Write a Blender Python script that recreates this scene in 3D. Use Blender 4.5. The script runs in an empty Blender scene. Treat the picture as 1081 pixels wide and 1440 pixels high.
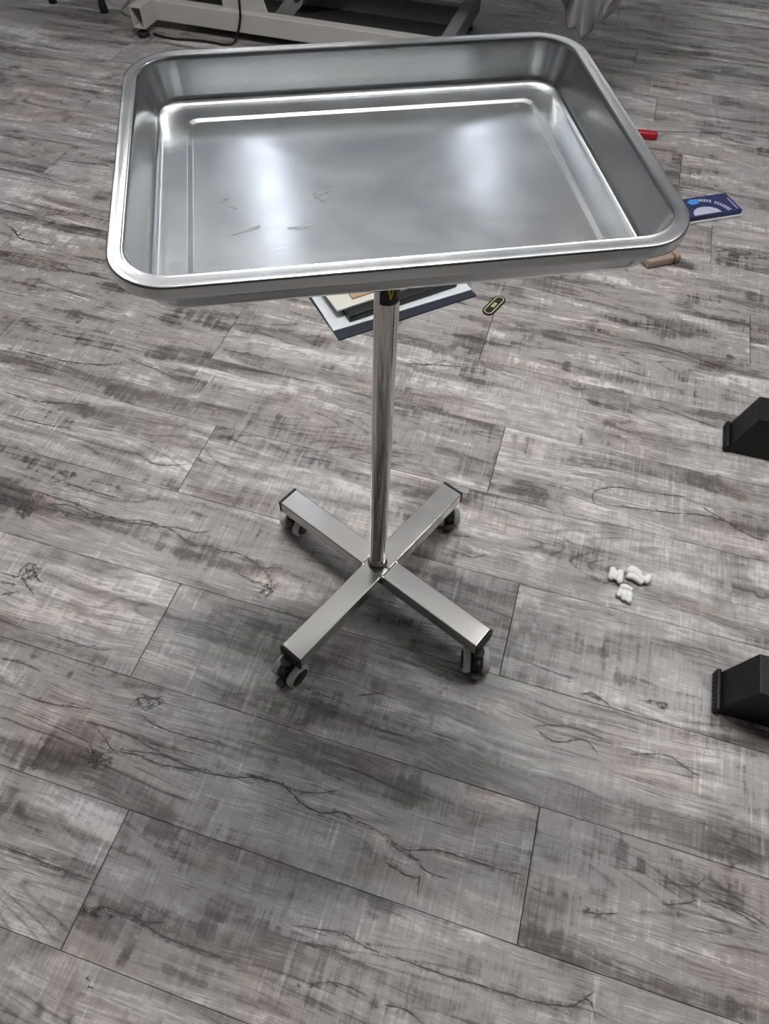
import bpy, bmesh, math, random
from mathutils import Vector, Matrix
PI = math.pi
C = bpy.context.scene.collection
scene = bpy.context.scene

# ---------------------------------------------------------------- camera, world, exposure
PITCH, ROLL, CAM_H, F_PX = math.radians(54.755), math.radians(1.695), 1.0943, 972.2
fwd = Vector((0, math.cos(PITCH), -math.sin(PITCH)))
rgt0 = Vector((1, 0, 0)); up0 = rgt0.cross(fwd)
rgt = math.cos(ROLL) * rgt0 + math.sin(ROLL) * up0
upv = -math.sin(ROLL) * rgt0 + math.cos(ROLL) * up0
cam_data = bpy.data.cameras.new('camera')
cam = bpy.data.objects.new('camera', cam_data); C.objects.link(cam)
cam.matrix_world = Matrix(((rgt.x, upv.x, -fwd.x, 0), (rgt.y, upv.y, -fwd.y, 0), (rgt.z, upv.z, -fwd.z, CAM_H), (0, 0, 0, 1)))
cam_data.sensor_fit = 'VERTICAL'; cam_data.sensor_height = 36; cam_data.lens = 36 * F_PX / 1440
cam_data.clip_start = 0.02
scene.camera = cam
vs = scene.view_settings
scene.display_settings.display_device = 'sRGB'
vs.view_transform = 'Standard'; vs.look = 'None'; vs.exposure = 0.0; vs.gamma = 1; vs.use_curve_mapping = False
scene.cycles.use_denoising = True
scene.cycles.max_bounces = 10; scene.cycles.glossy_bounces = 6
wd = bpy.data.worlds.new('world'); scene.world = wd; wd.use_nodes = True
wd.node_tree.nodes['Background'].inputs[0].default_value = (0.8, 0.85, 0.9, 1)
wd.node_tree.nodes['Background'].inputs[1].default_value = 0.02

LAMP_GAIN = 3.25
YAW = math.radians(-15.579)             # direction of the floor planks and of the room
EX = Vector((math.cos(YAW), math.sin(YAW), 0)); EY = Vector((-math.sin(YAW), math.cos(YAW), 0))
CEIL = 2.7

# ---------------------------------------------------------------- helpers
def new_mat(name, color=(0.5, 0.5, 0.5), rough=0.5, metal=0.0, spec=0.5):
    m = bpy.data.materials.new(name); m.use_nodes = True
    p = m.node_tree.nodes['Principled BSDF']
    p.inputs['Base Color'].default_value = (*color, 1); p.inputs['Roughness'].default_value = rough
    p.inputs['Metallic'].default_value = metal; p.inputs['Specular IOR Level'].default_value = spec
    return m

class NT:
    """small helper to wire nodes"""
    def __init__(self, m):
        self.t = m.node_tree; self.p = self.t.nodes['Principled BSDF']
    def node(self, typ, **kw):
        n = self.t.nodes.new(typ)
        for k, v in kw.items(): setattr(n, k, v)
        return n
    def link(self, a, b): self.t.links.new(a, b)
    def put(self, sock, v):
        if isinstance(v, bpy.types.NodeSocket): self.link(v, sock)
        else: sock.default_value = v
    def math(self, op, a, b=0.0, c=0.0, clamp=False):
        n = self.node('ShaderNodeMath', operation=op, use_clamp=clamp)
        self.put(n.inputs[0], a); self.put(n.inputs[1], b); self.put(n.inputs[2], c)
        return n.outputs[0]
    def vec(self, x, y, z=0.0):
        n = self.node('ShaderNodeCombineXYZ')
        for i, v in enumerate((x, y, z)): self.put(n.inputs[i], v)
        return n.outputs[0]
    def noise(self, vec, scale=1.0, detail=2.0, rough=0.5, dist=0.0):
        n = self.node('ShaderNodeTexNoise')
        self.link(vec, n.inputs['Vector']); n.inputs['Scale'].default_value = scale
        n.inputs['Detail'].default_value = detail; n.inputs['Roughness'].default_value = rough
        n.inputs['Distortion'].default_value = dist
        return n.outputs[0]
    def smooth(self, v, lo, hi, a=0.0, b=1.0):
        n = self.node('ShaderNodeMapRange', interpolation_type='SMOOTHSTEP')
        self.put(n.inputs[0], v)
        for i, x in zip((1, 2, 3, 4), (lo, hi, a, b)): n.inputs[i].default_value = x
        return n.outputs[0]
    def ramp(self, v, stops):
        n = self.node('ShaderNodeValToRGB'); cr = n.color_ramp
        while len(cr.elements) < len(stops): cr.elements.new(0.5)
        for e, (p, c) in zip(cr.elements, stops): e.position = p; e.color = (*c, 1)
        self.put(n.inputs[0], v)
        return n.outputs[0]
    def mix(self, f, a, b, mode='MIX'):
        n = self.node('ShaderNodeMix', data_type='RGBA', blend_type=mode)
        self.put(n.inputs['Factor'], f)
        for s, v in (('A', a), ('B', b)):
            k = [i for i in n.inputs if i.name == s and i.type == 'RGBA'][0]
            self.put(k, v if isinstance(v, bpy.types.NodeSocket) else (*v, 1))
        return [o for o in n.outputs if o.type == 'RGBA'][0]
    def bump(self, h, strength=0.3, dist=0.001):
        n = self.node('ShaderNodeBump'); n.inputs['Strength'].default_value = strength
        n.inputs['Distance'].default_value = dist; self.link(h, n.inputs['Height'])
        self.link(n.outputs[0], self.p.inputs['Normal'])

def obj(name, bm, mat, parent=None, smooth=None, loc=None, rot=None, wn=False):
    me = bpy.data.meshes.new(name); bm.normal_update(); bm.to_mesh(me); bm.free()
    for m in (mat if isinstance(mat, (list, tuple)) else [mat]): me.materials.append(m)
    o = bpy.data.objects.new(name, me); C.objects.link(o)
    if smooth is not None:
        me.shade_smooth()
        if smooth < 180: me.set_sharp_from_angle(angle=math.radians(smooth))
    if wn:
        w = o.modifiers.new('weighted_normals', 'WEIGHTED_NORMAL'); w.keep_sharp = True; w.weight = 80
    if parent: o.parent = parent
    if loc is not None: o.location = loc
    if rot is not None: o.rotation_euler = rot
    return o

def thing(name, label, cat, loc=(0, 0, 0), rotz=0.0, group=None):
    o = bpy.data.objects.new(name, None); C.objects.link(o); o.empty_display_size = 0.05
    o.location = loc; o.rotation_euler = (0, 0, rotz)
    o['label'] = label; o['category'] = cat
    if group: o['group'] = group
    return o

def tag(o, label, cat, group=None):
    o['label'] = label; o['category'] = cat
    if group: o['group'] = group
    return o

def struct(name, bm, mat, **kw):
    o = obj(name, bm, mat, **kw); o['kind'] = 'structure'; return o

def add_box(bm, c, s, rot=None, bevel=0.0, seg=2, mi=0):
    """box with centre c, full size s, optional rotation matrix"""
    m = Matrix.Translation(c) @ (rot.to_4x4() if rot else Matrix()) @ Matrix.Diagonal((*s, 1))
    r = bmesh.ops.create_cube(bm, size=1, matrix=m)
    vs_ = r['verts']; fs = {f for v in vs_ for f in v.link_faces}
    for f in fs: f.material_index = mi
    if bevel > 0:
        es = list({e for v in vs_ for e in v.link_edges})
        bmesh.ops.bevel(bm, geom=es, offset=bevel, segments=seg, profile=0.5, affect='EDGES')
    return bm

def box_bm(c, s, rot=None, bevel=0.0, seg=2):
    return add_box(bmesh.new(), c, s, rot, bevel, seg)

def rotz(a): return Matrix.Rotation(a, 3, 'Z')

def frame_from(d):
    d = d.normalized(); a = Vector((0, 0, 1)) if abs(d.z) < 0.95 else Vector((1, 0, 0))
    x = d.cross(a).normalized(); y = d.cross(x).normalized()
    return x, y

def add_tube(bm, pts, r, n=12, caps=True, closed=False):
    pts = [Vector(p) for p in pts]; rs = r if isinstance(r, (list, tuple)) else [r] * len(pts)
    rings = []; px = None
    for i, p in enumerate(pts):
        d = (pts[min(i + 1, len(pts) - 1)] - pts[max(i - 1, 0)]).normalized()
        if px is None: x, y = frame_from(d)
        else:
            x = (px - d * px.dot(d)).normalized(); y = d.cross(x)
        px = x
        rings.append([bm.verts.new(p + rs[i] * (math.cos(2 * PI * k / n) * x + math.sin(2 * PI * k / n) * y)) for k in range(n)])
    for a, b in zip(rings, rings[1:]):
        for k in range(n): bm.faces.new((a[k], a[(k + 1) % n], b[(k + 1) % n], b[k]))
    if caps:
        bm.faces.new(rings[0][::-1]); bm.faces.new(rings[-1])
    bmesh.ops.recalc_face_normals(bm, faces=bm.faces)
    return bm

def add_lathe(bm, prof, axis_o, axis_d, n=32):
    """profile of (radius, height) revolved about a line"""
    o = Vector(axis_o); d = Vector(axis_d).normalized(); x, y = frame_from(d)
    rings = []
    for r, h in prof:
        if r < 1e-6: rings.append([bm.verts.new(o + d * h)])
        else: rings.append([bm.verts.new(o + d * h + r * (math.cos(2 * PI * k / n) * x + math.sin(2 * PI * k / n) * y)) for k in range(n)])
    for a, b in zip(rings, rings[1:]):
        for k in range(n):
            q = [a[k % len(a)], a[(k + 1) % len(a)], b[(k + 1) % len(b)], b[k % len(b)]]
            u = []
            for v in q:
                if v not in u: u.append(v)
            if len(u) > 2: bm.faces.new(u)
    bmesh.ops.recalc_face_normals(bm, faces=bm.faces)
    return bm

def add_prism(bm, poly, z0, z1, M=None, mi=0):
    """polygon (x, y) extruded along z, optional matrix"""
    M = M or Matrix()
    a = [bm.verts.new(M @ Vector((x, y, z0))) for x, y in poly]; b = [bm.verts.new(M @ Vector((x, y, z1))) for x, y in poly]
    n = len(poly); fs = [bm.faces.new(a[::-1]), bm.faces.new(b)]
    for i in range(n): fs.append(bm.faces.new((a[i], a[(i + 1) % n], b[(i + 1) % n], b[i])))
    for f in fs: f.material_index = mi
    bmesh.ops.recalc_face_normals(bm, faces=bm.faces)
    return bm

def smooth_path(pts, n=8):
    """Catmull-Rom through the points"""
    P = [Vector(p) for p in pts]; P = [2 * P[0] - P[1]] + P + [2 * P[-1] - P[-2]]; out = []
    for i in range(1, len(P) - 2):
        a, b, c, d = P[i - 1:i + 3]
        for k in range(n):
            t = k / n
            out.append(0.5 * (2 * b + (c - a) * t + (2 * a - 5 * b + 4 * c - d) * t * t + (3 * b - a - 3 * c + d) * t ** 3))
    out.append(P[-2]); return out

def room(x, y, z=0.0):                   # room/plank coordinates -> world
    return EX * x + EY * y + Vector((0, 0, z))

# ---------------------------------------------------------------- materials
def scratch_metal(name, color, rough, axis, amount, scale=(8, 600)):
    m = new_mat(name, color, rough, 1.0); t = NT(m)
    tc = t.node('ShaderNodeTexCoord'); sp = t.node('ShaderNodeSeparateXYZ'); t.link(tc.outputs['Object'], sp.inputs[0])
    a, b = (0, 1) if axis == 'x' else (1, 0)
    v = t.vec(t.math('MULTIPLY', sp.outputs[a], scale[0]), t.math('MULTIPLY', sp.outputs[b], scale[1]), t.math('MULTIPLY', sp.outputs[2], scale[1]))
    n1 = t.noise(v, 1.0, 3.0, 0.6)
    n2 = t.noise(tc.outputs['Object'], 22.0, 4.0, 0.6)
    n3 = t.noise(tc.outputs['Object'], 5.0, 2.0, 0.5)
    r = t.math('ADD', rough, t.math('MULTIPLY', t.math('SUBTRACT', n2, 0.5), 0.16))
    r = t.math('ADD', r, t.math('MULTIPLY', t.math('SUBTRACT', n1, 0.5), 0.10), clamp=True)
    t.link(r, t.p.inputs['Roughness'])
    h = t.math('ADD', t.math('MULTIPLY', n1, amount), t.math('MULTIPLY', n3, 2.5 * amount))
    t.bump(h, 1.0, 0.0002)
    return m

TRAY_STEEL = scratch_metal('brushed_tray_steel', (0.69, 0.705, 0.71), 0.21, 'x', 0.03)
TUBE_STEEL = scratch_metal('satin_tube_steel', (0.56, 0.55, 0.53), 0.22, 'x', 0.10)
CHROME = new_mat('polished_steel', (0.58, 0.57, 0.54), 0.07, 1.0)
BLACK = new_mat('black_plastic', (0.012, 0.012, 0.013), 0.45)
BLACK_SOFT = new_mat('black_rubber', (0.008, 0.008, 0.009), 0.5, 0.0, 0.35)
TREAD = new_mat('grey_tread', (0.72, 0.72, 0.71), 0.5)
YELLOW = new_mat('yellow_print', (0.75, 0.55, 0.03), 0.5)
WHITE_PAINT = new_mat('white_powder_coat', (0.50, 0.485, 0.46), 0.45)
GREY_AND_SHADED = new_mat('grey_and_shaded_coat', (0.20, 0.20, 0.20), 0.5)
DARK_METAL_SHADE = new_mat('dark_metal_and_shade', (0.05, 0.05, 0.055), 0.4, 0.3)
WALL = new_mat('wall_paint', (0.20, 0.20, 0.205), 0.8)
CEILING = new_mat('ceiling_paint', (0.80, 0.81, 0.83), 0.85)
PAPER = new_mat('white_paper', (0.72, 0.75, 0.78), 0.55)
NAVY = new_mat('navy_card', (0.018, 0.022, 0.035), 0.5)

def floor_material():
    m = new_mat('grey_wood_planks', (0.3, 0.3, 0.3), 0.4); t = NT(m)
    uv = t.node('ShaderNodeUVMap', uv_map='plank'); sp = t.node('ShaderNodeSeparateXYZ'); t.link(uv.outputs[0], sp.inputs[0])
    at = t.node('ShaderNodeAttribute', attribute_name='plank_rand'); sr = t.node('ShaderNodeSeparateColor'); t.link(at.outputs['Color'], sr.inputs[0])
    rz = t.math('MULTIPLY', sr.outputs[0], 37.0)
    u, v = sp.outputs[0], sp.outputs[1]
    def V(a, b, o=0.0): return t.vec(t.math('MULTIPLY', u, a), t.math('MULTIPLY', v, b), t.math('ADD', rz, o))
    warp = t.noise(V(3.0, 9.0), 1.0, 2.0)
    v2 = t.math('ADD', v, t.math('MULTIPLY', t.math('SUBTRACT', warp, 0.5), 0.05))
    def W(a, b, o=0.0): return t.vec(t.math('MULTIPLY', u, a), t.math('MULTIPLY', v2, b), t.math('ADD', rz, o))
    def c(n, k): return t.math('MULTIPLY', t.math('SUBTRACT', n, 0.5), k)
    def add(*a):
        s = a[0]
        for q in a[1:]: s = t.math('ADD', s, q)
        return s
    def mul(a, b): return t.math('MULTIPLY', a, b)
    fine = t.noise(W(16, 420, 2.0), 1.0, 3.0, 0.65)              # hair-fine grain
    grain = t.noise(W(6, 120, 8.0), 1.0, 4.0, 0.65)
    saw = t.noise(V(240, 12, 3.0), 1.0, 3.0, 0.6)                # saw marks across the grain
    saw2 = t.noise(V(70, 7, 4.0), 1.0, 4.0, 0.65)
    mott = t.noise(V(24, 42, 5.0), 1.0, 6.0, 0.7)
    mask = t.smooth(t.noise(V(4, 8, 6.0), 1.0, 3.0), 0.46, 0.56)
    mask2 = t.smooth(t.noise(V(5, 9, 7.0), 1.0, 3.0), 0.42, 0.54)
    rag = add(c(saw2, 0.30), c(fine, 0.16), c(mott, 0.34))       # ragged edges
    dark = t.smooth(add(t.noise(W(2.2, 20, 1.0), 1.0, 3.0, 0.55), rag), 0.50, 0.60)
    dark2 = t.smooth(add(t.noise(V(7, 12, 41.0), 1.0, 2.0, 0.5), rag), 0.55, 0.66)
    pale = t.smooth(add(t.noise(W(3.0, 18, 44.0), 1.0, 3.0, 0.55), rag), 0.54, 0.68)
    val = add(0.60, mul(dark, -0.22), mul(dark2, -0.20), mul(pale, 0.17), c(mott, 0.55), c(grain, 0.34))
    val = add(val, mul(c(fine, 0.70), t.math('SUBTRACT', 1.1, mul(mask, 0.8))), mul(c(saw, 0.36), mask), mul(c(saw2, 0.28), mask2))
    scr = t.smooth(t.noise(V(120, 6, 31.0), 1.0, 3.0, 0.6), 0.58, 0.68)
    val = add(val, mul(mul(scr, t.smooth(t.noise(V(6, 11, 32.0), 1.0, 3.0), 0.50, 0.60)), 0.13))
    dst = t.smooth(t.noise(W(5, 170, 35.0), 1.0, 3.0, 0.6), 0.57, 0.68)
    val = add(val, mul(mul(dst, t.smooth(t.noise(V(3, 10, 36.0), 1.0, 3.0), 0.46, 0.58)), -0.22), c(sr.outputs[1], 0.12))
    # cathedral lines: contour lines of a slow stretched noise
    cn = t.noise(W(1.6, 10, 11.0), 1.0, 1.0, 0.4)
    pp = t.math('PINGPONG', t.math('MULTIPLY', cn, 22.0), 0.5)
    line = t.math('SUBTRACT', 1.0, t.smooth(pp, 0.0, 0.20))
    lm = t.smooth(t.noise(V(2.5, 8, 12.0), 1.0, 2.0), 0.52, 0.62)
    val = t.math('SUBTRACT', val, mul(mul(line, lm), 0.16), clamp=True)
    col = t.ramp(val, [(0.08, (0.052, 0.046, 0.045)), (0.32, (0.150, 0.138, 0.134)), (0.56, (0.345, 0.332, 0.325)), (0.82, (0.66, 0.645, 0.635))])
    pink = t.smooth(t.noise(V(5, 9, 20.0), 1.0, 2.0), 0.52, 0.72)
    col = t.mix(t.math('MULTIPLY', pink, 0.7), col, (1.06, 0.94, 0.92), 'MULTIPLY')
    t.link(col, t.p.inputs['Base Color'])
    t.link(t.math('SUBTRACT', 0.34, t.math('MULTIPLY', val, 0.12)), t.p.inputs['Roughness'])
    h = t.math('ADD', t.math('MULTIPLY', fine, 0.6), t.math('MULTIPLY', t.math('MULTIPLY', saw, mask), 0.4))
    h = t.math('ADD', h, t.math('MULTIPLY', grain, 0.6))
    t.bump(h, 0.5, 0.0006)
    return m
FLOOR = floor_material()
GROOVE = new_mat('plank_groove', (0.02, 0.018, 0.017), 0.8)
CRACK = new_mat('printed_crack', (0.075, 0.068, 0.066), 0.55)
def halo_material():
    m = new_mat('printed_crack_halo', (0.075, 0.068, 0.065), 0.5); t = NT(m)
    tc = t.node('ShaderNodeTexCoord')
    t.link(t.smooth(t.noise(tc.outputs['Object'], 110.0, 3.0, 0.7), 0.40, 0.75, 0.0, 0.55), t.p.inputs['Alpha'])
    return m
CRACK_HALO = halo_material()

# ---------------------------------------------------------------- cracks and knots printed on the planks (floor millimetres)
CRACKS = [
    [(-595,1179),(-526,1149),(-454,1107)],
    [(-853,1201),(-802,1184),(-717,1162),(-632,1157),(-595,1168)],
    [(-846,1066),(-763,1041),(-725,1037),(-655,1031)],
    [(-824,1001),(-717,972),(-654,963)],
    [(-516,909),(-473,877),(-438,873),(-401,877)],
    [(-714,806),(-688,786),(-672,762),(-628,754),(-593,745),(-547,737),(-502,733),(-463,728),(-424,724),(-398,716),(-375,697),(-351,684),(-319,683),(-302,674),(-269,670),(-241,655),(-220,640),(-197,641),(-179,640)],
    [(-694,803),(-649,787),(-600,772),(-557,753),(-497,735)],
    [(-670,762),(-616,768),(-560,746),(-514,738),(-475,736)],
    [(-424,724),(-391,722),(-357,714),(-325,717)],
    [(-471,739),(-425,728)],
    [(-716,767),(-692,738),(-682,733)],
    [(-713,778),(-689,762),(-675,752),(-672,762)],
    [(-683,735),(-674,749)],
    [(-709,757),(-687,755),(-676,749)],
    [(-697,744),(-681,745)],
    [(-694,751),(-685,733)],
    [(-668,822),(-655,844),(-634,848),(-617,842),(-644,826),(-660,821)],
    [(-643,823),(-588,807),(-515,785)],
    [(-638,834),(-619,847)],
    [(-220,640),(-201,614),(-202,599),(-221,587)],
    [(-263,627),(-235,613),(-203,605)],
    [(-193,605),(-207,579)],
    [(-691,615),(-657,607),(-654,622),(-643,635),(-623,623)],
    [(-649,607),(-634,590),(-615,571)],
    [(-684,595),(-651,590)],
    [(-639,632),(-619,603),(-607,597)],
    [(-675,569),(-642,578)],
    [(-647,625),(-629,599)],
    [(-640,620),(-628,620)],
    [(-635,611),(-619,609)],
    [(-577,500),(-529,486),(-477,472),(-453,474)],
    [(-634,451),(-599,445),(-556,431)],
    [(-387,397),(-363,391),(-349,394)],
    [(-452,347),(-430,328),(-408,307),(-368,300),(-332,287),(-271,279),(-221,272),(-183,272),(-145,264),(-130,254),(-110,237),(-83,225),(-51,226),(-29,215),(-3,206),(13,197)],
    [(-441,347),(-386,329),(-349,311),(-295,289)],
    [(-403,307),(-341,303),(-289,286),(-249,279)],
    [(-145,264),(-117,255),(-85,253),(-48,259)],
    [(-200,278),(-161,267)],
    [(-456,300),(-436,287),(-417,277),(-407,301)],
    [(-449,314),(-424,295),(-406,288)],
    [(-453,308),(-435,295),(-428,277)],
    [(-439,298),(-407,304)],
    [(-432,285),(-410,293)],
    [(-404,368),(-389,389),(-360,390),(-347,385),(-378,366)],
    [(-383,366),(-345,344),(-280,327),(-234,317)],
    [(-374,375),(-351,387)],
    [(-536,168),(-503,159),(-464,147),(-425,136),(-391,128)],
    [(-398,91),(-370,96),(-344,89),(-324,85),(-302,73),(-280,63),(-250,54),(-210,45),(-175,32)],
    [(-377,103),(-363,88),(-348,84)],
    [(-334,89),(-308,79),(-279,80)],
    [(-397,98),(-387,87),(-371,92)],
    [(-110,81),(-71,77),(-37,72),(-8,58),(17,52)],
    [(-94,62),(-60,57),(-21,50)],
    [(-96,13),(-91,13)],
    [(-85,15),(-57,18),(-29,14),(-1,3)],
    [(-80,11),(-66,19)],
    [(-127,418),(-85,402),(-44,388)],
    [(-39,403),(-16,408),(8,410)],
    [(-585,392),(-523,376),(-458,370)],
    [(-372,15),(-365,12)],
    [(-367,6),(-359,4)],
    [(-493,191),(-482,188)],
    [(13,199),(34,183),(50,178),(91,179),(132,169),(172,158),(219,148)],
    [(14,163),(45,146),(65,142)],
    [(50,174),(75,151),(105,143)],
    [(14,191),(45,173),(70,163)],
    [(65,147),(62,120)],
    [(17,52),(55,41),(97,30),(157,16),(212,4),(258,0),(282,8),(292,-13)],
    [(277,9),(292,16)],
    [(402,118),(437,121),(453,126)],
    [(398,151),(442,142),(463,148),(471,157)],
    [(458,126),(496,118),(527,106),(544,94)],
    [(504,149),(496,127)],
    [(473,124),(508,110),(533,94)],
    [(330,420),(353,418),(379,398)],
    [(422,411),(462,409),(466,400),(454,399)],
    [(394,322),(422,325),(455,323),(474,308),(503,290)],
    [(248,362),(279,340),(325,344),(344,323)],
    [(248,362),(277,366),(327,359),(369,337)],
    [(18,-4),(46,-9),(69,-23)],
    [(286,108),(311,105),(340,106)],
    [(406,1133),(413,1126),(451,1124)],
    [(540,1387),(585,1354),(650,1350),(703,1325),(758,1315)],
    [(490,1131),(527,1122)],
    [(588,1083),(648,1049),(714,1017)],
    [(419,841),(465,851),(545,837),(612,831)],
    [(414,807),(484,801),(563,791),(616,789),(659,775),(686,752),(732,730)],
    [(419,841),(410,823),(414,807)],
    [(615,814),(654,783),(682,763)],
    [(143,686),(165,676),(194,684)],
    [(340,724),(352,716)],
    [(132,724),(164,721)],
    [(211,487),(261,467),(306,450),(328,447)],
    [(336,421),(362,410)],
    [(45,1201),(84,1186),(132,1205)],
    [(37,1190),(123,1188),(217,1180)],
    [(264,826),(286,840),(309,828),(297,815)],
    [(834,2305),(931,2303),(1014,2299),(1048,2268),(1100,2242),(1132,2235)],
    [(-1065,1699),(-1018,1666),(-981,1623),(-882,1599)],
    [(-1020,1670),(-997,1637),(-990,1652)],
    [(-961,1725),(-930,1742),(-894,1739),(-892,1755)],
    [(-1224,2159),(-1136,2138)],
    [(-994,2018),(-914,2010),(-868,2007),(-830,1984)],
    [(-1139,2377),(-1111,2394),(-1090,2368),(-1051,2383)],
    [(-887,1452),(-831,1428),(-732,1382)],
    [(-1097,1792),(-1056,1778),(-971,1740)]
]

# ---------------------------------------------------------------- floor
PW, K0, PL = 0.184, -0.372, 1.288
RX0, RX1, RY0, RY1 = -3.4, 3.2, -1.9, 5.4        # the room, in plank directions
# dark knots printed on the planks: x, y, half sizes (metres)
KNOTS = [(-.691, .752, .020, .014), (-.635, .616, .018, .018), (-.429, .294, .024, .014), (-.385, .090, .028, .008), (.303, .105, .028, .006), (-.642, .846, .028, .010), (-.381, .381, .028, .009), (.455, .406, .024, .007), (-.206, .594, .020, .018)]
def build_floor():
    rnd = random.Random(7)
    bm = bmesh.new(); uvl = bm.loops.layers.uv.new('plank'); cl = bm.loops.layers.float_color.new('plank_rand')
    def quad(ps, mi, f_uv=None, rc=(0, 0, 0, 1)):
        f = bm.faces.new([bm.verts.new(room(*p)) for p in ps]); f.material_index = mi
        for l, p in zip(f.loops, ps):
            if f_uv: l[uvl].uv = f_uv(p)
            l[cl] = rc
        return f
    quad([(RX0, RY0, -0.0025), (RX1, RY0, -0.0025), (RX1, RY1, -0.0025), (RX0, RY1, -0.0025)], 1)
    k = math.floor(RY0 / PW - K0)
    while (k + K0) * PW < RY1:
        y0, y1 = (k + K0) * PW, (k + 1 + K0) * PW
        j0 = -0.410 - 0.0502 * k if k % 2 == 0 else 0.171 - 0.0495 * (k - 1)
        x = j0 - PL * math.ceil((j0 - RX0) / PL)
        row_v = rnd.uniform(0, 40)
        while x < RX1:
            a, b = max(x, RX0), min(x + PL, RX1)
            if b - a > 0.01 and min(y1, RY1) - max(y0, RY0) > 0.005:
                ou, ov = rnd.uniform(0, 60), rnd.uniform(0, 60); rc = (rnd.random(), rnd.random(), rnd.random(), 1)
                fu = lambda p, ou=ou, ov=ov, x=x, y0=y0: (p[0] - x + ou, p[1] - y0 + ov)
                c0, c1 = max(y0, RY0), min(y1, RY1)
                gx, gy, e, dz = 0.0005, 0.00022, 0.0007, -0.0009
                o = [(a + gx, c0 + gy, dz), (b - gx, c0 + gy, dz), (b - gx, c1 - gy, dz), (a + gx, c1 - gy, dz)]
                i_ = [(a + gx + e, c0 + gy + e * .6, 0), (b - gx - e, c0 + gy + e * .6, 0), (b - gx - e, c1 - gy - e * .6, 0), (a + gx + e, c1 - gy - e * .6, 0)]
                quad(i_, 0, fu, rc)
                for s in range(4): quad([o[s], o[(s + 1) % 4], i_[(s + 1) % 4], i_[s]], 0, fu, rc)
            x += PL
        k += 1
    # printed cracks: thin ribbons of wavering width on the plank faces
    def ribbon(pts, w, z, mi=2):
        P = smooth_path([(p[0], p[1], 0) for p in pts], 6)
        n = len(P); L = []; R = []
        ph = rnd.uniform(0, 9)
        for i, p in enumerate(P):
            d = (P[min(i + 1, n - 1)] - P[max(i - 1, 0)]); d = d.normalized() if d.length > 1e-9 else Vector((1, 0, 0))
            nn = Vector((-d.y, d.x, 0)); s = i / max(1, n - 1)
            tp = min(1, 5 * s + .15, 5 * (1 - s) + .15)
            ww = w * tp * (0.55 + 0.45 * math.sin(ph + i * 1.7) * math.sin(ph * 2 + i * 0.63) + rnd.uniform(0, .45))
            j = nn * rnd.uniform(-.25, .25) * w
            L.append(bm.verts.new(p + j + nn * ww * .5 + Vector((0, 0, z)))); R.append(bm.verts.new(p + j - nn * ww * .5 + Vector((0, 0, z))))
        for i in range(n - 1):
            f = bm.faces.new((R[i], R[i + 1], L[i + 1], L[i])); f.material_index = mi
    for l in CRACKS:
        pts = [(a / 1000, b / 1000) for a, b in l]
        ln = sum(math.dist(p, q) for p, q in zip(pts, pts[1:]))
        w = 0.0013 + min(0.0015, 0.005 * ln)
        if ln < 0.06: w *= 1.5
        if pts[0][1] > 1.5: w *= 1.25
        ribbon(pts, w, 0.00025 + rnd.uniform(0, .00012))
        ribbon(pts, w * 3 + .003, 0.00012 + rnd.uniform(0, .00005), 3)
        # short hair cracks alongside
        if ln > 0.09:
            for _ in range(int(ln / 0.09)):
                i = rnd.randrange(len(pts) - 1); s = rnd.random()
                q = Vector(pts[i]).lerp(Vector(pts[i + 1]), s) + Vector((rnd.uniform(-.008, .008), rnd.uniform(-.008, .008)))
                d = (EX.xy * rnd.uniform(.03, .07)) + EY.xy * rnd.uniform(-.003, .003)
                ribbon([q - d * .5, q + EY.xy * rnd.uniform(-.002, .002), q + d * .5], 0.0009, 0.0002)
    for kx, ky, sx, sy in KNOTS:
        for r_, zz in ((1.0, .00008), (.6, .00011)):
            vs_ = []
            for k in range(36):
                a = 2 * PI * k / 36; q = r_ * (1 + rnd.uniform(-.35, .35))
                p = Vector((kx, ky, zz)) + EX * (sx * q * math.cos(a)) + EY * (sy * q * math.sin(a)); vs_.append(bm.verts.new(p))
            cv = bm.verts.new((kx, ky, zz))
            for k in range(36): f = bm.faces.new((cv, vs_[k], vs_[(k + 1) % 36])); f.material_index = 3
    o = struct('floor', bm, [FLOOR, GROOVE, CRACK, CRACK_HALO])
build_floor()

# ---------------------------------------------------------------- room shell
def wall(name, a, b, mat=WALL, z0=0.0, z1=CEIL, th=0.1):
    """wall standing outside the line a-b (room coordinates)"""
    A, B = room(*a), room(*b); d = (B - A).normalized(); n = Vector((d.y, -d.x, 0))
    bm = bmesh.new(); c = (A + B) / 2 + n * th / 2 + Vector((0, 0, (z0 + z1) / 2))
    add_box(bm, c, ((B - A).length + 2 * th, th, z1 - z0), Matrix((d, -n, Vector((0, 0, 1)))).transposed())
    return struct(name, bm, mat)
wall('wall_front', (RX1, RY1), (RX0, RY1), new_mat('pale_wall_paint', (0.60, 0.61, 0.62), 0.8))
wall('wall_back', (RX0, RY0), (RX1, RY0), new_mat('shade_dark_wall', (0.06, 0.06, 0.062), 0.8))  # shade of the unseen person behind the camera, put into the wall colour
wall('wall_left', (RX0, RY1), (RX0, RY0))
wall('wall_right', (RX1, RY0), (RX1, RY1))
bm = bmesh.new(); add_box(bm, room((RX0 + RX1) / 2, (RY0 + RY1) / 2, CEIL + .05), (RX1 - RX0 + .2, RY1 - RY0 + .2, .1), rotz(YAW))
struct('ceiling', bm, CEILING)

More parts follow.
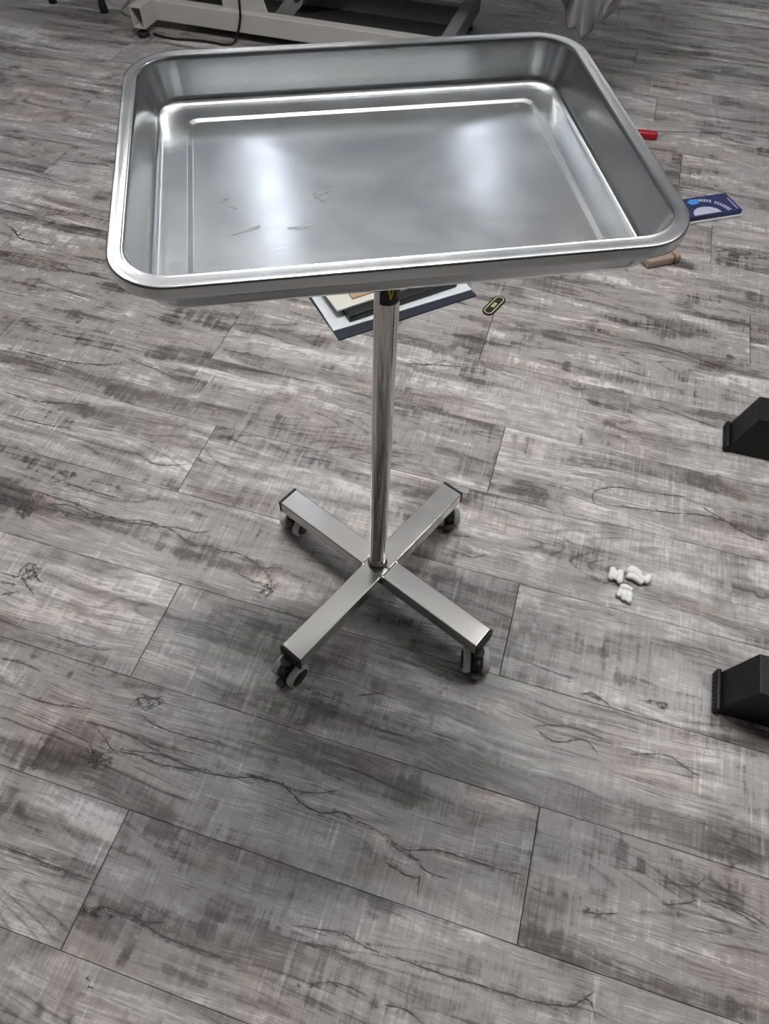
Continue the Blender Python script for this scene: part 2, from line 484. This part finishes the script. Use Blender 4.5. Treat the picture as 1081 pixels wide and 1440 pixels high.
# ---------------------------------------------------------------- ceiling lamps
# each lamp: two ends (metres), brightness
LAMPS = [((-.36, 1.06), (.32, 1.09), 29), ((-.44, 2.3), (-.86, 4.0), 2.2), ((.47, 2.8), (.34, 4.1), 1.9), ((.62, 1.26), (1.9, 1.05), 17), ((-1.15, 1.5), (-1.4, 2.8), 9),
         ((-1.6, 5.05), (-.2, 4.7), 2.4), ((.6, 4.55), (1.9, 4.2), 1.6)]  # far pair added to brighten the ceiling mirrored in the tray rim
for i, (a, b, e) in enumerate(LAMPS):
    A, B = Vector((*a, 0)), Vector((*b, 0)); d = (B - A); L = d.length; ang = math.atan2(d.y, d.x)
    tm = new_mat('lamp_tube', (1, 1, 1), 0.4); q = tm.node_tree.nodes['Principled BSDF']
    q.inputs['Emission Color'].default_value = (1.0, 0.985, 0.965, 1) if i not in (1, 2) else (0.80, 0.88, 1.0, 1); q.inputs['Emission Strength'].default_value = e * LAMP_GAIN
    t = thing('ceiling_light', 'white linear ceiling tube lamp, out of the photo overhead', 'lamp', ((A + B) / 2 + Vector((0, 0, CEIL))), ang, 'linear tube lamps on the ceiling')
    obj('housing', box_bm((0, 0, -.315), (L, .05, .024), bevel=.003), WHITE_PAINT, t)
    for s in (-1, 1): obj('hanger', add_tube(bmesh.new(), [(s * L * .4, 0, 0), (s * L * .4, 0, -.305)], .004, 8), WHITE_PAINT, t, smooth=40)
    if i == 0:
        obj('diffuser', box_bm((0, 0, -.340), (L, .15, .022), bevel=.003), tm, t); t['label'] = 'white flat ceiling panel lamp, out of the photo overhead'; t['group'] = 'panel lamp'
    else:
        obj('tube', add_tube(bmesh.new(), [(-L / 2 + .02, 0, -.354), (L / 2 - .02, 0, -.354)], .024, 12), tm, t, smooth=40)

# ---------------------------------------------------------------- the tray stand
SX, SY = -0.0049, 0.5946
stand = thing('tray_stand', 'stainless steel tray stand on a four-wheeled cross base, empty tray on top', 'tray stand', (SX, SY, 0), 0)

def rounded_rect(w, d, r, n=10):
    out = []
    for cx, cy, a0 in ((w / 2 - r, d / 2 - r, 0), (-w / 2 + r, d / 2 - r, PI / 2), (-w / 2 + r, -d / 2 + r, PI), (w / 2 - r, -d / 2 + r, 1.5 * PI)):
        for k in range(n + 1): a = a0 + k / n * PI / 2; out.append((cx + r * math.cos(a), cy + r * math.sin(a)))
    return out
TW, TD = 0.4402, 0.3415
def build_tray():
    bm = bmesh.new(); R0 = 0.047
    prof = [(0.0016, -.0125), (0.0003, -.0115), (0, -.009), (0, -.0020), (.0004, -.0006), (.0014, 0), (.0050, 0), (.0100, 0), (.0110, .0005), (.0122, .0005), (.0131, -.0006),
            (.0139, -.0030), (.0158, -.012), (.0183, -.023), (.0203, -.031), (.0216, -.0348), (.0232, -.0370), (.0258, -.0382), (.0290, -.0386), (.0420, -.0387), (.0494, -.0387), (.0504, -.0389), (.0536, -.0401), (.0548, -.0403), (.0680, -.0404)]
    rings = []
    for ins, z in prof:
        r = max(0.006, R0 - ins * 0.95) if ins < .04 else max(.006, .0125 - (ins - .04) * .25)
        if .0203 <= ins < .04: r = .0278 - (ins - .0203) * .7
        rings.append([bm.verts.new((x, y, z)) for x, y in rounded_rect(TW - 2 * ins, TD - 2 * ins, r)])
    n = len(rings[0])
    for a, b in zip(rings, rings[1:]):
        for k in range(n): bm.faces.new((a[k], a[(k + 1) % n], b[(k + 1) % n], b[k]))
    # central panel: shrinking rings down to a gently crowned middle
    last = rings[-1]; w0, d0 = TW - .136, TD - .136
    for s in (.8, .6, .4, .2):
        z = -.0404 + .0008 * (1 - s) * (1 + s)
        cur = [bm.verts.new((v.co.x * s, v.co.y * s, z)) for v in rings[-1]]
        for k in range(n): bm.faces.new((last[k], last[(k + 1) % n], cur[(k + 1) % n], cur[k]))
        last = cur
    bm.faces.new(last)
    bmesh.ops.recalc_face_normals(bm, faces=bm.faces)
    return bm
tray_yaw, tx, ty = math.radians(10.12), math.radians(.37), math.radians(2.53)
ex = Vector((math.cos(tray_yaw) * math.cos(tx), math.sin(tray_yaw) * math.cos(tx), math.sin(tx)))
ey = Vector((-math.sin(tray_yaw), math.cos(tray_yaw), 0)); ey = (ey - ex * ex.dot(ey)).normalized()
ey = math.cos(ty) * ey + math.sin(ty) * ex.cross(ey)
ez = ex.cross(ey)
TRAY_Z = 0.8016
tray = obj('tray', build_tray(), TRAY_STEEL, stand, smooth=50)
tray.matrix_local = Matrix(((ex.x, ey.x, ez.x, -.006), (ex.y, ey.y, ez.y, 0), (ex.z, ey.z, ez.z, TRAY_Z), (0, 0, 0, 1)))
sol = tray.modifiers.new('thickness', 'SOLIDIFY'); sol.thickness = 0.0009; sol.offset = -1
tw = tray.modifiers.new('weighted_normals', 'WEIGHTED_NORMAL'); tw.keep_sharp = True; tw.weight = 75
# mounting plate under the tray
tz = TRAY_Z - .0404 - .002
mp = obj('mounting_plate', box_bm((0, 0, -.0452), (.10, .10, .003), bevel=.001), TUBE_STEEL, stand)
mp.matrix_local = tray.matrix_local
# pole
OB = Vector((-.0045, .008, 0))          # foot of the pole: the pole leans very slightly
LEAN = Vector((0.002, 0, 0))
PR = 0.01355
obj('pole', add_tube(bmesh.new(), [OB + Vector((0, 0, .0976)), LEAN + Vector((0, 0, tz + .001))], PR, 40), CHROME, stand, smooth=40)
obj('pole_collar', add_lathe(bmesh.new(), [(PR, 0.0), (.0165, 0.0), (.0168, .002), (.0155, .004), (.0142, .0055), (PR, .0055)], OB + Vector((0, 0, .0923)), (0, 0, 1), 40), CHROME, stand, smooth=40)
obj('pole_gasket', add_lathe(bmesh.new(), [(PR, 0.0), (.0143, 0.0), (.0143, .0022), (PR, .0022)], OB + Vector((0, 0, .0978)), (0, 0, 1), 40), BLACK, stand, smooth=40)
def pole_patch(z0, z1, a0, a1, r, n=18):
    bm = bmesh.new(); lo = []; hi = []
    for k in range(n + 1):
        a = a0 + (a1 - a0) * k / n; d = Vector((math.cos(a), math.sin(a), 0)) * r
        for z, l in ((z0, lo), (z1, hi)): l.append(bm.verts.new(OB.lerp(LEAN, (z - .0976) / (tz - .0976)) + d + Vector((0, 0, z))))
    for k in range(n): bm.faces.new((lo[k], lo[k + 1], hi[k + 1], hi[k]))
    return bm
st = obj('pole_sticker', pole_patch(.6365, .684, math.radians(-122), math.radians(-8), PR + .0003), BLACK, stand, smooth=180)
st['label'] = 'black sticker with a yellow letter V'
def v_print():
    bm = bmesh.new(); r = PR + .0006; z0, z1 = .6445, .6615
    def P(s, z):                         # s = arc position in metres from the facing middle
        a = math.radians(-90) + s / r; return OB.lerp(LEAN, (z - .0976) / (tz - .0976)) + Vector((math.cos(a) * r, math.sin(a) * r, z))
    def strip(s0, za, s1, zb, w, n=5):
        prev = None
        for k in range(n + 1):
            q = k / n; s = s0 + (s1 - s0) * q; z = za + (zb - za) * q
            e = (bm.verts.new(P(s - w / 2, z)), bm.verts.new(P(s + w / 2, z)))
            if prev: bm.faces.new((prev[0], prev[1], e[1], e[0]))
            prev = e
    c = .0042
    strip(c, z0, c - .0032, z1, .0026); strip(c, z0, c + .0036, z1, .0018)
    strip(c - .0032 - .0024, z1, c - .0032 + .0024, z1 + .0001, .0004); strip(.0125, z0 - .001, .0125, z1 + .02, .0016)
    for s, e in ((c - .0058, c - .0010), (c + .0018, c + .0056)):
        a, b, d, f = (bm.verts.new(P(s, z1 - .0006)), bm.verts.new(P(e, z1 - .0006)), bm.verts.new(P(e, z1 + .0012)), bm.verts.new(P(s, z1 + .0012))); bm.faces.new((a, b, d, f))
    return bm
vp = obj('letter_print', v_print(), YELLOW, st); vp['label'] = 'yellow letter V'
# cross base
AW, AH, ATOP = .041, .028, .0926
ARM_L = .212
for i, deg in enumerate((51.6, 141.6, 231.6, 321.6)):
    a = math.radians(deg); M = rotz(a); ln = ARM_L + (.006 if deg > 200 else .007 if deg > 100 else -.002)
    bm = bmesh.new(); s = 0.0 if i % 2 == 0 else AW / 2
    add_box(bm, ((s + ln - .004) / 2, 0, ATOP - AH / 2), (ln - .004 - s, AW, AH), bevel=.0022, seg=3)
    arm = obj('base_arm', bm, TUBE_STEEL, stand, smooth=50, loc=OB + Vector((.004, .001, 0)), rot=(0, 0, a), wn=True)
    cb = add_box(bmesh.new(), (ln - .0018, 0, ATOP - AH / 2), (.0036, AW + .0012, AH + .0012), bevel=.0012, seg=2)
    add_box(cb, (ln + .0004, 0, ATOP - AH / 2), (.0016, AW - .009, AH - .009), bevel=.0006, seg=2)
    cap = obj('end_cap', cb, BLACK, arm); cap['label'] = 'black plastic end cap'
# weld beads at the junction
for deg in (6.6, 96.6, 186.6, 276.6):
    a = math.radians(deg); p = Vector((math.cos(a), math.sin(a), 0)) * (AW / 2 * 1.36)
    bmw = bmesh.new(); bmesh.ops.create_uvsphere(bmw, u_segments=12, v_segments=8, radius=.0045, matrix=Matrix.Translation(p + OB + Vector((.004, .001, 0)) + Vector((0, 0, ATOP - .0015))) @ Matrix.Rotation(a + PI / 2, 4, 'Z') @ Matrix.Diagonal((1.5, .8, .5, 1)))
    obj('weld_bead', bmw, CHROME, stand, smooth=180)

def caster(x, y, head):
    """twin wheel caster: head = direction the pedal points (radians)"""
    M = Matrix.Translation((x, y, 0)) @ Matrix.Rotation(head, 4, 'Z')
    WR, off = .0218, -.004               # wheel radius; axle a little off the stem
    bm = bmesh.new()
    add_lathe(bm, [(0, 0), (.006, 0), (.006, .0235), (.0095, .0235), (.0095, .0270), (0, .0270)], (0, 0, .038), (0, 0, 1), 20)
    add_box(bm, (off + .002, 0, .028), (.036, .0150, .028), bevel=.004, seg=3)
    f = obj('caster', bm, BLACK, stand, smooth=45); f.matrix_local = M
    for s in (-1, 1):
        wb = add_lathe(bmesh.new(), [(0, 0), (.014, 0), (.0165, .0006), (.0196, .0006), (WR, .0025), (WR, .0112), (.0196, .0130), (.0168, .0132), (.0168, .0122), (0, .0122)], (off, s * .0088, WR), (0, s, 0), 36)
        w = obj('wheel', wb, TREAD, f, smooth=40); w['label'] = 'grey wheel tread'
        hb = add_lathe(bmesh.new(), [(0, 0), (.0166, 0), (.0166, .0016), (.014, .0022), (.006, .0024), (0, .0024)], (off, s * (.0088 + .0121), WR), (0, s, 0), 36)
        obj('hub_cap', hb, BLACK, f, smooth=40)
    pb = add_prism(bmesh.new(), [(.010, -.0065), (.021, -.0075), (.025, -.006), (.025, .006), (.021, .0075), (.010, .0065)], .010, .0165, Matrix.Rotation(math.radians(6), 4, 'Y'))
    obj('brake_pedal', pb, BLACK, f, smooth=30)
caster(-.143, -.160, math.radians(-128))
caster(.1625, -.1345, math.radians(-92))
caster(-.158, .140, math.radians(52))
caster(.124, .160, math.radians(-80))

# marks of dried residue inside the tray
RESID = new_mat('dried_residue', (0.42, 0.43, 0.43), 0.30, 1.0)
STAINS = [(-.1345, -.0193, .006, .0022, -1.0, 1), (-.1409, -.0113, .004, .0016, .3, 2), (-.0558, -.0126, .008, .003, .6, 3), (-.058, -.020, .008, .0014, -.9, 4), (-.1217, -.0565, .011, .0018, .35, 5), (-.0777, -.0582, .009, .0022, .1, 6)]
def blob_mark(cx, cy, sx, sy, ang, seed):
    rnd = random.Random(seed); bm = bmesh.new(); n = 22; vs_ = []
    for k in range(n):
        a = 2 * PI * k / n; r = 1 + .35 * math.sin(3 * a + seed) + rnd.uniform(-.3, .3)
        x, y = sx * r * math.cos(a), sy * r * math.sin(a)
        q = Vector((cx + x * math.cos(ang) - y * math.sin(ang), cy + x * math.sin(ang) + y * math.cos(ang), 0))
        sc = max(abs(q.x) / (TW / 2 - .068), abs(q.y) / (TD / 2 - .068)); q.z = -.0404 + .0008 * max(0, 1 - sc * sc) + .00015
        vs_.append(bm.verts.new(q))
    bm.faces.new(vs_); bmesh.ops.triangulate(bm, faces=bm.faces)
    return bm
for mk in STAINS: obj('residue_mark', blob_mark(*mk), RESID, tray, smooth=180)

# ---------------------------------------------------------------- bed frame behind the tray
bed = thing('treatment_bed', 'white steel frame of a treatment bed standing on the floor beyond the tray', 'bed', (-.905, 2.97, 0), YAW)
def tubebox(x0, x1, y0, y1, z0, z1, name, mat, parent=bed, bevel=.003, hollow=None):
    bm = box_bm(((x0 + x1) / 2, (y0 + y1) / 2, (z0 + z1) / 2), (x1 - x0, y1 - y0, z1 - z0), bevel=bevel)
    return obj(name, bm, mat, parent)
def open_tube(x0, x1, y0, y1, z0, z1, t=.004):
    """rectangular tube along y, open at the y0 end"""
    bm = bmesh.new()
    add_box(bm, (x0 + t / 2, (y0 + y1) / 2, (z0 + z1) / 2), (t, y1 - y0, z1 - z0)); add_box(bm, (x1 - t / 2, (y0 + y1) / 2, (z0 + z1) / 2), (t, y1 - y0, z1 - z0))
    add_box(bm, ((x0 + x1) / 2, (y0 + y1) / 2, z0 + t / 2), (x1 - x0 - 2 * t, y1 - y0, t)); add_box(bm, ((x0 + x1) / 2, (y0 + y1) / 2, z1 - t / 2), (x1 - x0 - 2 * t, y1 - y0, t))
    return bm
obj('crossbar', open_tube(-.045, 0, -.088, .50, .030, .098), WHITE_PAINT, bed)
tubebox(0, 1.08, 0, .042, .030, .094, 'beam', WHITE_PAINT)
tubebox(0, 1.08, .30, .342, .030, .100, 'beam', GREY_AND_SHADED)  # far beam lies in shade; that shade is put into its grey colour
tubebox(1.08, 1.125, -.088, .50, .030, .098, 'crossbar', GREY_AND_SHADED)
for x, y in ((-.022, -.072), (-.022, .46), (1.10, -.07), (1.10, .40)):
    bm = add_lathe(bmesh.new(), [(0, 0), (.020, 0), (.022, .003), (.022, .012), (.014, .018), (.006, .018), (.006, .032), (0, .032)], (x, y, 0), (0, 0, 1), 20)
    obj('leveling_foot', bm, BLACK, bed, smooth=40)
# lifting plates rising from the near beam
Mx = Matrix.Rotation(PI / 2, 4, 'X')
bm = add_prism(bmesh.new(), [(.27, .094), (.445, .094), (.385, .26), (.36, .40), (.27, .40)], -.030, -.024, Mx)
obj('upright_plate', bm, WHITE_PAINT, bed)
lug = [(.43, .060), (.50, .060), (.565, .125)] + [(.545 + .024 * math.cos(a), .145 + .024 * math.sin(a)) for a in [math.radians(d) for d in range(-40, 140, 15)]]
bm = add_prism(bmesh.new(), lug, -.070, -.062, Mx)
obj('lug_plate', bm, GREY_AND_SHADED, bed)
for x, z, y in ((.298, .140, .0235), (.545, .145, .0615)):
    bm = add_lathe(bmesh.new(), [(0, .008), (.006, .008), (.011, .006), (.011, 0), (.016, 0), (.016, -.002), (0, -.002)], (x, y, z), (0, -1, 0), 18)
    obj('bolt', bm, DARK_METAL_SHADE, bed, smooth=40)
bm = bmesh.new(); add_box(bm, (.66, .17, .24), (.36, .05, .05), Matrix.Rotation(math.radians(-35), 3, 'Y'), .004)
obj('lift_arm', bm, WHITE_PAINT, bed)
tubebox(.06, 1.06, .043, .299, .034, .040, 'shade_sheet', DARK_METAL_SHADE, bevel=.001)  # dark sheet added for the shade on the floor between the beams
tubebox(.10, 1.0, .12, .22, .30, .40, 'motor_box', DARK_METAL_SHADE, bevel=.008)
tubebox(.27, .36, .02, .32, .40, .56, 'support_column', WHITE_PAINT)
tubebox(.80, .89, .02, .32, .40, .56, 'support_column', WHITE_PAINT)
bm = bmesh.new(); add_box(bm, (.60, .28, .60), (2.4, .84, .08), bevel=.02, seg=3)
obj('bed_top', bm, BLACK_SOFT, bed, smooth=50)

# black cable hanging in front of the beam and lying on the floor
def to_bed(x, y, z): return Vector((-.905, 2.97, 0)) + EX * x + EY * y + Vector((0, 0, z))
pts = [to_bed(.34, -.012, .40), to_bed(.355, -.012, .25), to_bed(.355, -.010, .12), to_bed(.345, -.012, .06), to_bed(.325, -.03, .010), to_bed(.30, -.05, .0045), to_bed(.24, -.048, .0045), to_bed(.17, -.052, .0045), to_bed(.10, -.066, .0045), to_bed(.04, -.060, .0045), to_bed(.008, -.05, .0045)]
tag(obj('power_cable', add_tube(bmesh.new(), smooth_path(pts, 8), .0042, 8), BLACK_SOFT, None, smooth=180), 'thin black cable hanging over the white bed beam and trailing on the floor', 'cable')
GREY_CABLE = new_mat('grey_cable', (0.22, 0.22, 0.22), .5)
pts = [(-1.075, 3.22, .0055), (-1.08, 3.13, .0055), (-1.04, 3.075, .0055), (-.985, 3.065, .0055), (-.93, 3.10, .0055), (-.88, 3.13, .0055)]
tag(obj('grey_cable', add_tube(bmesh.new(), smooth_path(pts, 8), .005, 8), GREY_CABLE, None, smooth=180), 'grey cable lying curved on the floor behind the open end of the bed frame', 'cable')

# black stool whose legs reach into the far corner
stool = thing('stool', 'black stool legs standing on the floor in the dark far corner by the bed', 'stool', (-1.238, 3.349, 0), YAW)
for x, y in ((-.084, -.187), (.15, -.20), (-.11, .15), (.15, .15)):
    leg = obj('leg', add_tube(bmesh.new(), [(x, y, .012), (x * .95, y * .95, .45)], .0125, 14), BLACK, stool, smooth=40)
    obj('leg_tip', add_lathe(bmesh.new(), [(0, 0), (.015, 0), (.016, .003), (.0145, .024), (0, .024)], (x, y, 0), (0, 0, 1), 16), BLACK_SOFT, leg, smooth=40)
bm = add_lathe(bmesh.new(), [(0, 0), (.19, 0), (.20, .01), (.20, .04), (.18, .055), (0, .06)], (0, 0, .45), (0, 0, 1), 36)
obj('seat', bm, BLACK_SOFT, stool, smooth=50)

# crumpled grey cover hanging from the bed
COVER = new_mat('grey_thin_cover', (0.22, 0.21, 0.22), .5)
def build_cover():
    rnd = random.Random(4); bm = bmesh.new(); nx, nz = 46, 36; g = []
    for j in range(nz + 1):
        row = []; t = j / nz             # 0 at the bed top edge, 1 at the hem
        for i in range(nx + 1):
            s = i / nx
            hem = .235 + .20 * abs(s - .36) ** .8 + .018 * math.sin(s * 23)
            z = .615 + (hem - .615) * t
            amp = .012 + .035 * t
            y = -amp * (1 + math.sin(s * 17 + t * 2.0) * .8 + .35 * math.sin(s * 41 + 5 * t)) - .004
            x = (s - .36) * (.26 - .05 * t) + .012 * math.sin(t * 9 + s * 12) * t
            row.append(bm.verts.new((x, y + rnd.uniform(-.0015, .0015), z)))
        g.append(row)
    for j in range(nz):
        for i in range(nx): bm.faces.new((g[j][i], g[j + 1][i], g[j + 1][i + 1], g[j][i + 1]))
    return bm
cv = obj('bed_cover', build_cover(), COVER, None, smooth=60)
cv.location = (.545, 2.392, 0); cv.rotation_euler = (0, 0, YAW)
tag(cv, 'crumpled grey plastic cover hanging down to a pointed corner near the floor', 'cover')
cs = cv.modifiers.new('thickness', 'SOLIDIFY'); cs.thickness = .0012

# ---------------------------------------------------------------- papers and books on the floor behind the pole
def sheet(name, pts, z, th, mat, label, cat, edge=None, bevel=0):
    c = sum((Vector(p) for p in pts), Vector((0, 0))) / len(pts)
    bm = add_prism(bmesh.new(), [(p[0] - c.x, p[1] - c.y) for p in pts], 0, th)
    if bevel: bmesh.ops.bevel(bm, geom=list(bm.edges), offset=bevel, segments=2, affect='EDGES')
    o = obj(name, bm, mat, None, loc=(c.x, c.y, z)); return tag(o, label, cat)
def quad_from(corner, a, la, lb):
    """rectangle with one corner, direction angle a of the first side"""
    u = Vector((math.cos(a), math.sin(a))); v = Vector((-u.y, u.x)); c = Vector(corner)
    return [tuple(c), tuple(c + u * la), tuple(c + u * la + v * lb), tuple(c + v * lb)]
A1 = math.radians(28.6)
navy_pts = quad_from((-.118, 1.260), A1, .376, .26)
sheet('folder', navy_pts, 0, .004, NAVY, 'dark navy folder lying lowest on the floor under the white sheets', 'folder')
white_pts = quad_from((-.133, 1.288), math.radians(27.0), .375, .225)
sheet('paper_sheet', white_pts, .0041, .0022, PAPER, 'white sheet of paper lying on the dark navy folder', 'paper')
bk_pts = quad_from((-.096, 1.318), math.radians(29.5), .30, .16)
bk = thing('book', 'thick black book lying on the white sheet, yellow-green print on its cover', 'book', (-.096, 1.318, .0064), math.radians(29.5))
obj('cover', box_bm((.15, .08, .010), (.30, .16, .020), bevel=.0025), BLACK, bk)
GREENY = new_mat('yellow_green_print', (0.42, 0.48, 0.05), .5)
bm = bmesh.new()
for k in range(5): add_box(bm, (.262 + .004 * (k % 2), .018 + k * .012, .0203), (.030 - .006 * (k % 3), .006, .0006))
gp = obj('cover_print', bm, GREENY, bk); gp['label'] = 'yellow-green print'
cd_pts = quad_from((-.126, 1.330), math.radians(29.5), .20, .13)
cdm = new_mat('cream_card', (0.70, 0.68, 0.62), .5)
sheet('booklet', cd_pts, .0266, .005, cdm, 'pale cream booklet on top of the black book', 'booklet', bevel=.0006)
TANM = new_mat('tan_card', (0.45, 0.32, 0.18), .6)
sheet('card', quad_from((-.092, 1.372), math.radians(29.5), .10, .055), .0317, .004, TANM, 'small tan card lying on the cream booklet', 'card', bevel=.0005)

# ---------------------------------------------------------------- capsule tag
def capsule(L, W, n=14):
    r = W / 2; h = L / 2 - r; out = []
    for k in range(n + 1): a = -PI / 2 + PI * k / n; out.append((h + r * math.cos(a), r * math.sin(a)))
    for k in range(n + 1): a = PI / 2 + PI * k / n; out.append((-h + r * math.cos(a), r * math.sin(a)))
    return out
GOLD = new_mat('gold_print', (0.55, 0.49, 0.24), .45)
tg = thing('name_tag', 'black pill-shaped tag with a gold outline lying on the floor', 'tag', (.2545, 1.4045, 0), math.atan2(.066, .045))
obj('plate', add_prism(bmesh.new(), capsule(.083, .031), 0, .003), BLACK, tg)
bm = bmesh.new(); o_, i_ = capsule(.075, .0225), capsule(.0705, .0180)
vo = [bm.verts.new((x, y, .0034)) for x, y in o_]; vi = [bm.verts.new((x, y, .0034)) for x, y in i_]
for k in range(len(vo)): bm.faces.new((vo[k], vo[(k + 1) % len(vo)], vi[(k + 1) % len(vo)], vi[k]))
gl = obj('outline', bm, GOLD, tg); gl['label'] = 'gold outline'
bm = bmesh.new()
for k in range(4): add_box(bm, (-.0075 + k * .0050, 0, .0033), (.0034, .0085, .0005))
gl = obj('lettering', bm, GOLD, tg); gl['label'] = 'small gold lettering'

# ---------------------------------------------------------------- red tip, blue pack, tan block
REDM = new_mat('red_plastic', (0.35, 0.008, 0.02), .25)
rd = thing('lighter', 'glossy red lighter on the floor, one end showing past the tray rim', 'lighter', (.826, 2.25, 0), math.radians(170))
bm = add_box(bmesh.new(), (.034, 0, .0115), (.068, .024, .022), bevel=.007, seg=4)
obj('body', bm, REDM, rd, smooth=60)
obj('cap', box_bm((.074, 0, .0115), (.012, .020, .018), bevel=.003), CHROME, rd, smooth=50)

PACKB = new_mat('blue_print', (0.022, 0.030, 0.11), .35); LITE = new_mat('pale_blue_print', (0.50, 0.52, 0.66), .4); SKY = new_mat('bright_blue_print', (0.06, 0.28, 0.72), .4)
pk = thing('card_pack', 'dark blue printed pack with white arc lettering on a white base', 'pack', (.975, 1.828, 0), math.radians(17))
WBASE = new_mat('white_plastic', (0.75, 0.76, 0.78), .3)
obj('base', box_bm((-.09, .045, .004), (.184, .094, .008), bevel=.002), WBASE, pk)['label'] = 'white base'
obj('lid', box_bm((-.09, .045, .0145), (.180, .090, .013), bevel=.0015), PACKB, pk)['label'] = 'dark blue lid'
zt = .0212
def arc_bars(cx, cy, r, a0, a1, n, w, h, gap=()):
    bm = bmesh.new()
    for k in range(n):
        if k in gap: continue
        a = a0 + (a1 - a0) * k / (n - 1)
        add_box(bm, (cx + r * math.cos(a), cy + r * math.sin(a), zt + .0001), (h, w, .0005), rotz(a))
    return bm
obj('arc_lettering', arc_bars(-.105, .002, .070, math.radians(100), math.radians(8), 16, .0042, .013, (8,)), LITE, pk)['label'] = 'white lettering in an arc'
bm = bmesh.new()
for k in range(12): add_box(bm, (-.010, .012 + k * .0045, zt + .0001), (.004, .003, .0005))
obj('edge_lettering', bm, LITE, pk)['label'] = 'small white lettering along the edge'
bm = bmesh.new(); poly = [(-.105 + .042 * math.cos(math.radians(a)), .006 + .034 * math.sin(math.radians(a))) for a in range(0, 181, 12)]
add_prism(bm, poly, zt - .0003, zt + .0003)
obj('pale_dome_print', bm, LITE, pk)['label'] = 'pale dome shape'
bm = add_prism(bmesh.new(), [(-.128, .056), (-.104, .058), (-.100, .076), (-.120, .082), (-.134, .070)], zt - .0003, zt + .0004)
obj('blue_patch_print', bm, SKY, pk)['label'] = 'bright blue patch'

WOODM = new_mat('tan_wood', (0.34, 0.26, 0.20), .6)
tb = thing('wooden_block', 'tan wooden piece on the floor peeking out below the tray corner', 'block', (.752, 1.615, 0), math.radians(20))
obj('body', box_bm((-.05, .012, .012), (.10, .050, .024), bevel=.006, seg=3), WOODM, tb, smooth=60)
DKW = new_mat('dark_stripe', (0.18, 0.11, 0.08), .6)
obj('dark_band', box_bm((-.022, .012, .012), (.004, .0505, .0245), bevel=.006, seg=3), DKW, tb, smooth=60)['label'] = 'darker band'

# ---------------------------------------------------------------- packing pieces
FOAM = new_mat('white_foam', (0.86, 0.86, 0.85), .6); t = NT(FOAM)
tc = t.node('ShaderNodeTexCoord'); t.bump(t.noise(tc.outputs['Object'], 260.0, 2.0), .25, .001)
def peanut(name, lobes, loc, rz, label):
    bm = bmesh.new()
    for pts, r in lobes:
        P = smooth_path(pts, 5); n = len(P); rs = []
        for i in range(n):
            s = i / (n - 1); e = min(s, 1 - s) * 2; rs.append(r * (.45 + .55 * math.sqrt(max(0, 1 - (1 - min(1, e * 3)) ** 2))) * (1 + .07 * math.sin(9 * s + r * 900)))
        add_tube(bm, P, rs, 12)
    o = obj(name, bm, FOAM, None, loc=loc, rot=(0, 0, rz))
    m = o.modifiers.new('remesh', 'REMESH'); m.mode = 'VOXEL'; m.voxel_size = .0009; m.use_smooth_shade = True
    s = o.modifiers.new('smooth', 'SMOOTH'); s.iterations = 2
    o.scale = (1.04, 1.04, 1.04)
    return tag(o, label, 'packing foam')
peanut('foam_piece', [([(-.008, -.013, .006), (-.007, 0, .0085), (-.005, .013, .007)], .0054), ([(.001, -.011, .006), (.001, 0, .009), (.001, .006, .007)], .0050), ([(.008, -.016, .006), (.008, -.002, .008), (.009, .012, .007)], .0054)],
       (.424, .644, 0), math.radians(-14), 'white ridged foam piece with two long bars, nearest the tray stand of the three')
peanut('foam_piece', [([(-.019, .004, .008), (-.006, .005, .011), (.004, -.003, .009), (.012, -.009, .007)], .0064), ([(-.019, -.005, .006), (-.008, -.005, .008), (.004, -.010, .007), (.010, -.013, .006)], .0054), ([(-.016, .011, .008), (-.004, .010, .009), (.006, .003, .008)], .0050),
        ([(.012, -.011, .006), (.018, -.003, .0085), (.019, .005, .0065)], .0062)],
       (.4635, .643, 0), math.radians(-12), 'white curled foam piece shaped like a bent finger, closest to the black feet')
peanut('foam_piece', [([(-.011, .009, .008), (0, .010, .0095), (.011, .008, .008)], .0054), ([(-.008, .006, .006), (-.010, -.004, .007), (-.012, -.010, .006)], .0046), ([(0, .006, .006), (-.001, -.006, .008), (-.002, -.015, .006)], .0046), ([(.008, .005, .006), (.008, -.006, .008), (.008, -.017, .006)], .0050), ([(-.006, .002, .005), (.006, .002, .005)], .006)],
       (.435, .606, 0), math.radians(-16), 'white foam piece with three short prongs, lying below the other two')

# ---------------------------------------------------------------- black tapered furniture feet
def build_foot(L, D, H):
    """tapered foot: lip at x=0, steep end face, flat top running along +x"""
    Mq = Matrix.Rotation(PI / 2, 4, 'X')
    bm = add_prism(bmesh.new(), [(0.002, 0), (L, 0), (L, H), (.026, H), (.004, .018)], -D + .002, -.002, Mq)
    bmesh.ops.bevel(bm, geom=[e for e in bm.edges], offset=.0022, segments=3, affect='EDGES', profile=.5)
    return bm
def build_lip(D, H):
    bm = add_box(bmesh.new(), (0, D / 2, H / 2), (.008, D, H), bevel=.003, seg=3)
    for k in range(9): add_box(bm, (-.0042, .006 + k * (D - .012) / 8, H / 2), (.0018, .004, H - .006), bevel=.0006, seg=1)
    return bm
bench = thing('bench_base', 'black furniture base showing two tapered feet with ridged lips resting on the floor', 'furniture', (.705, .953, 0), YAW)
for lx, ly in ((0.0, 0.0), (-.006, -.583)):
    ft = obj('foot', build_foot(.30, .071, .105), BLACK_SOFT, bench, smooth=40, wn=True); ft.location = (lx, ly, 0)
    lp = obj('foot_lip', build_lip(.073, .021), BLACK_SOFT, ft, smooth=40); lp.location = (0, -.001, 0)
obj('rail', box_bm((.27, -.255, .08), (.05, .60, .05), bevel=.004), BLACK_SOFT, bench)
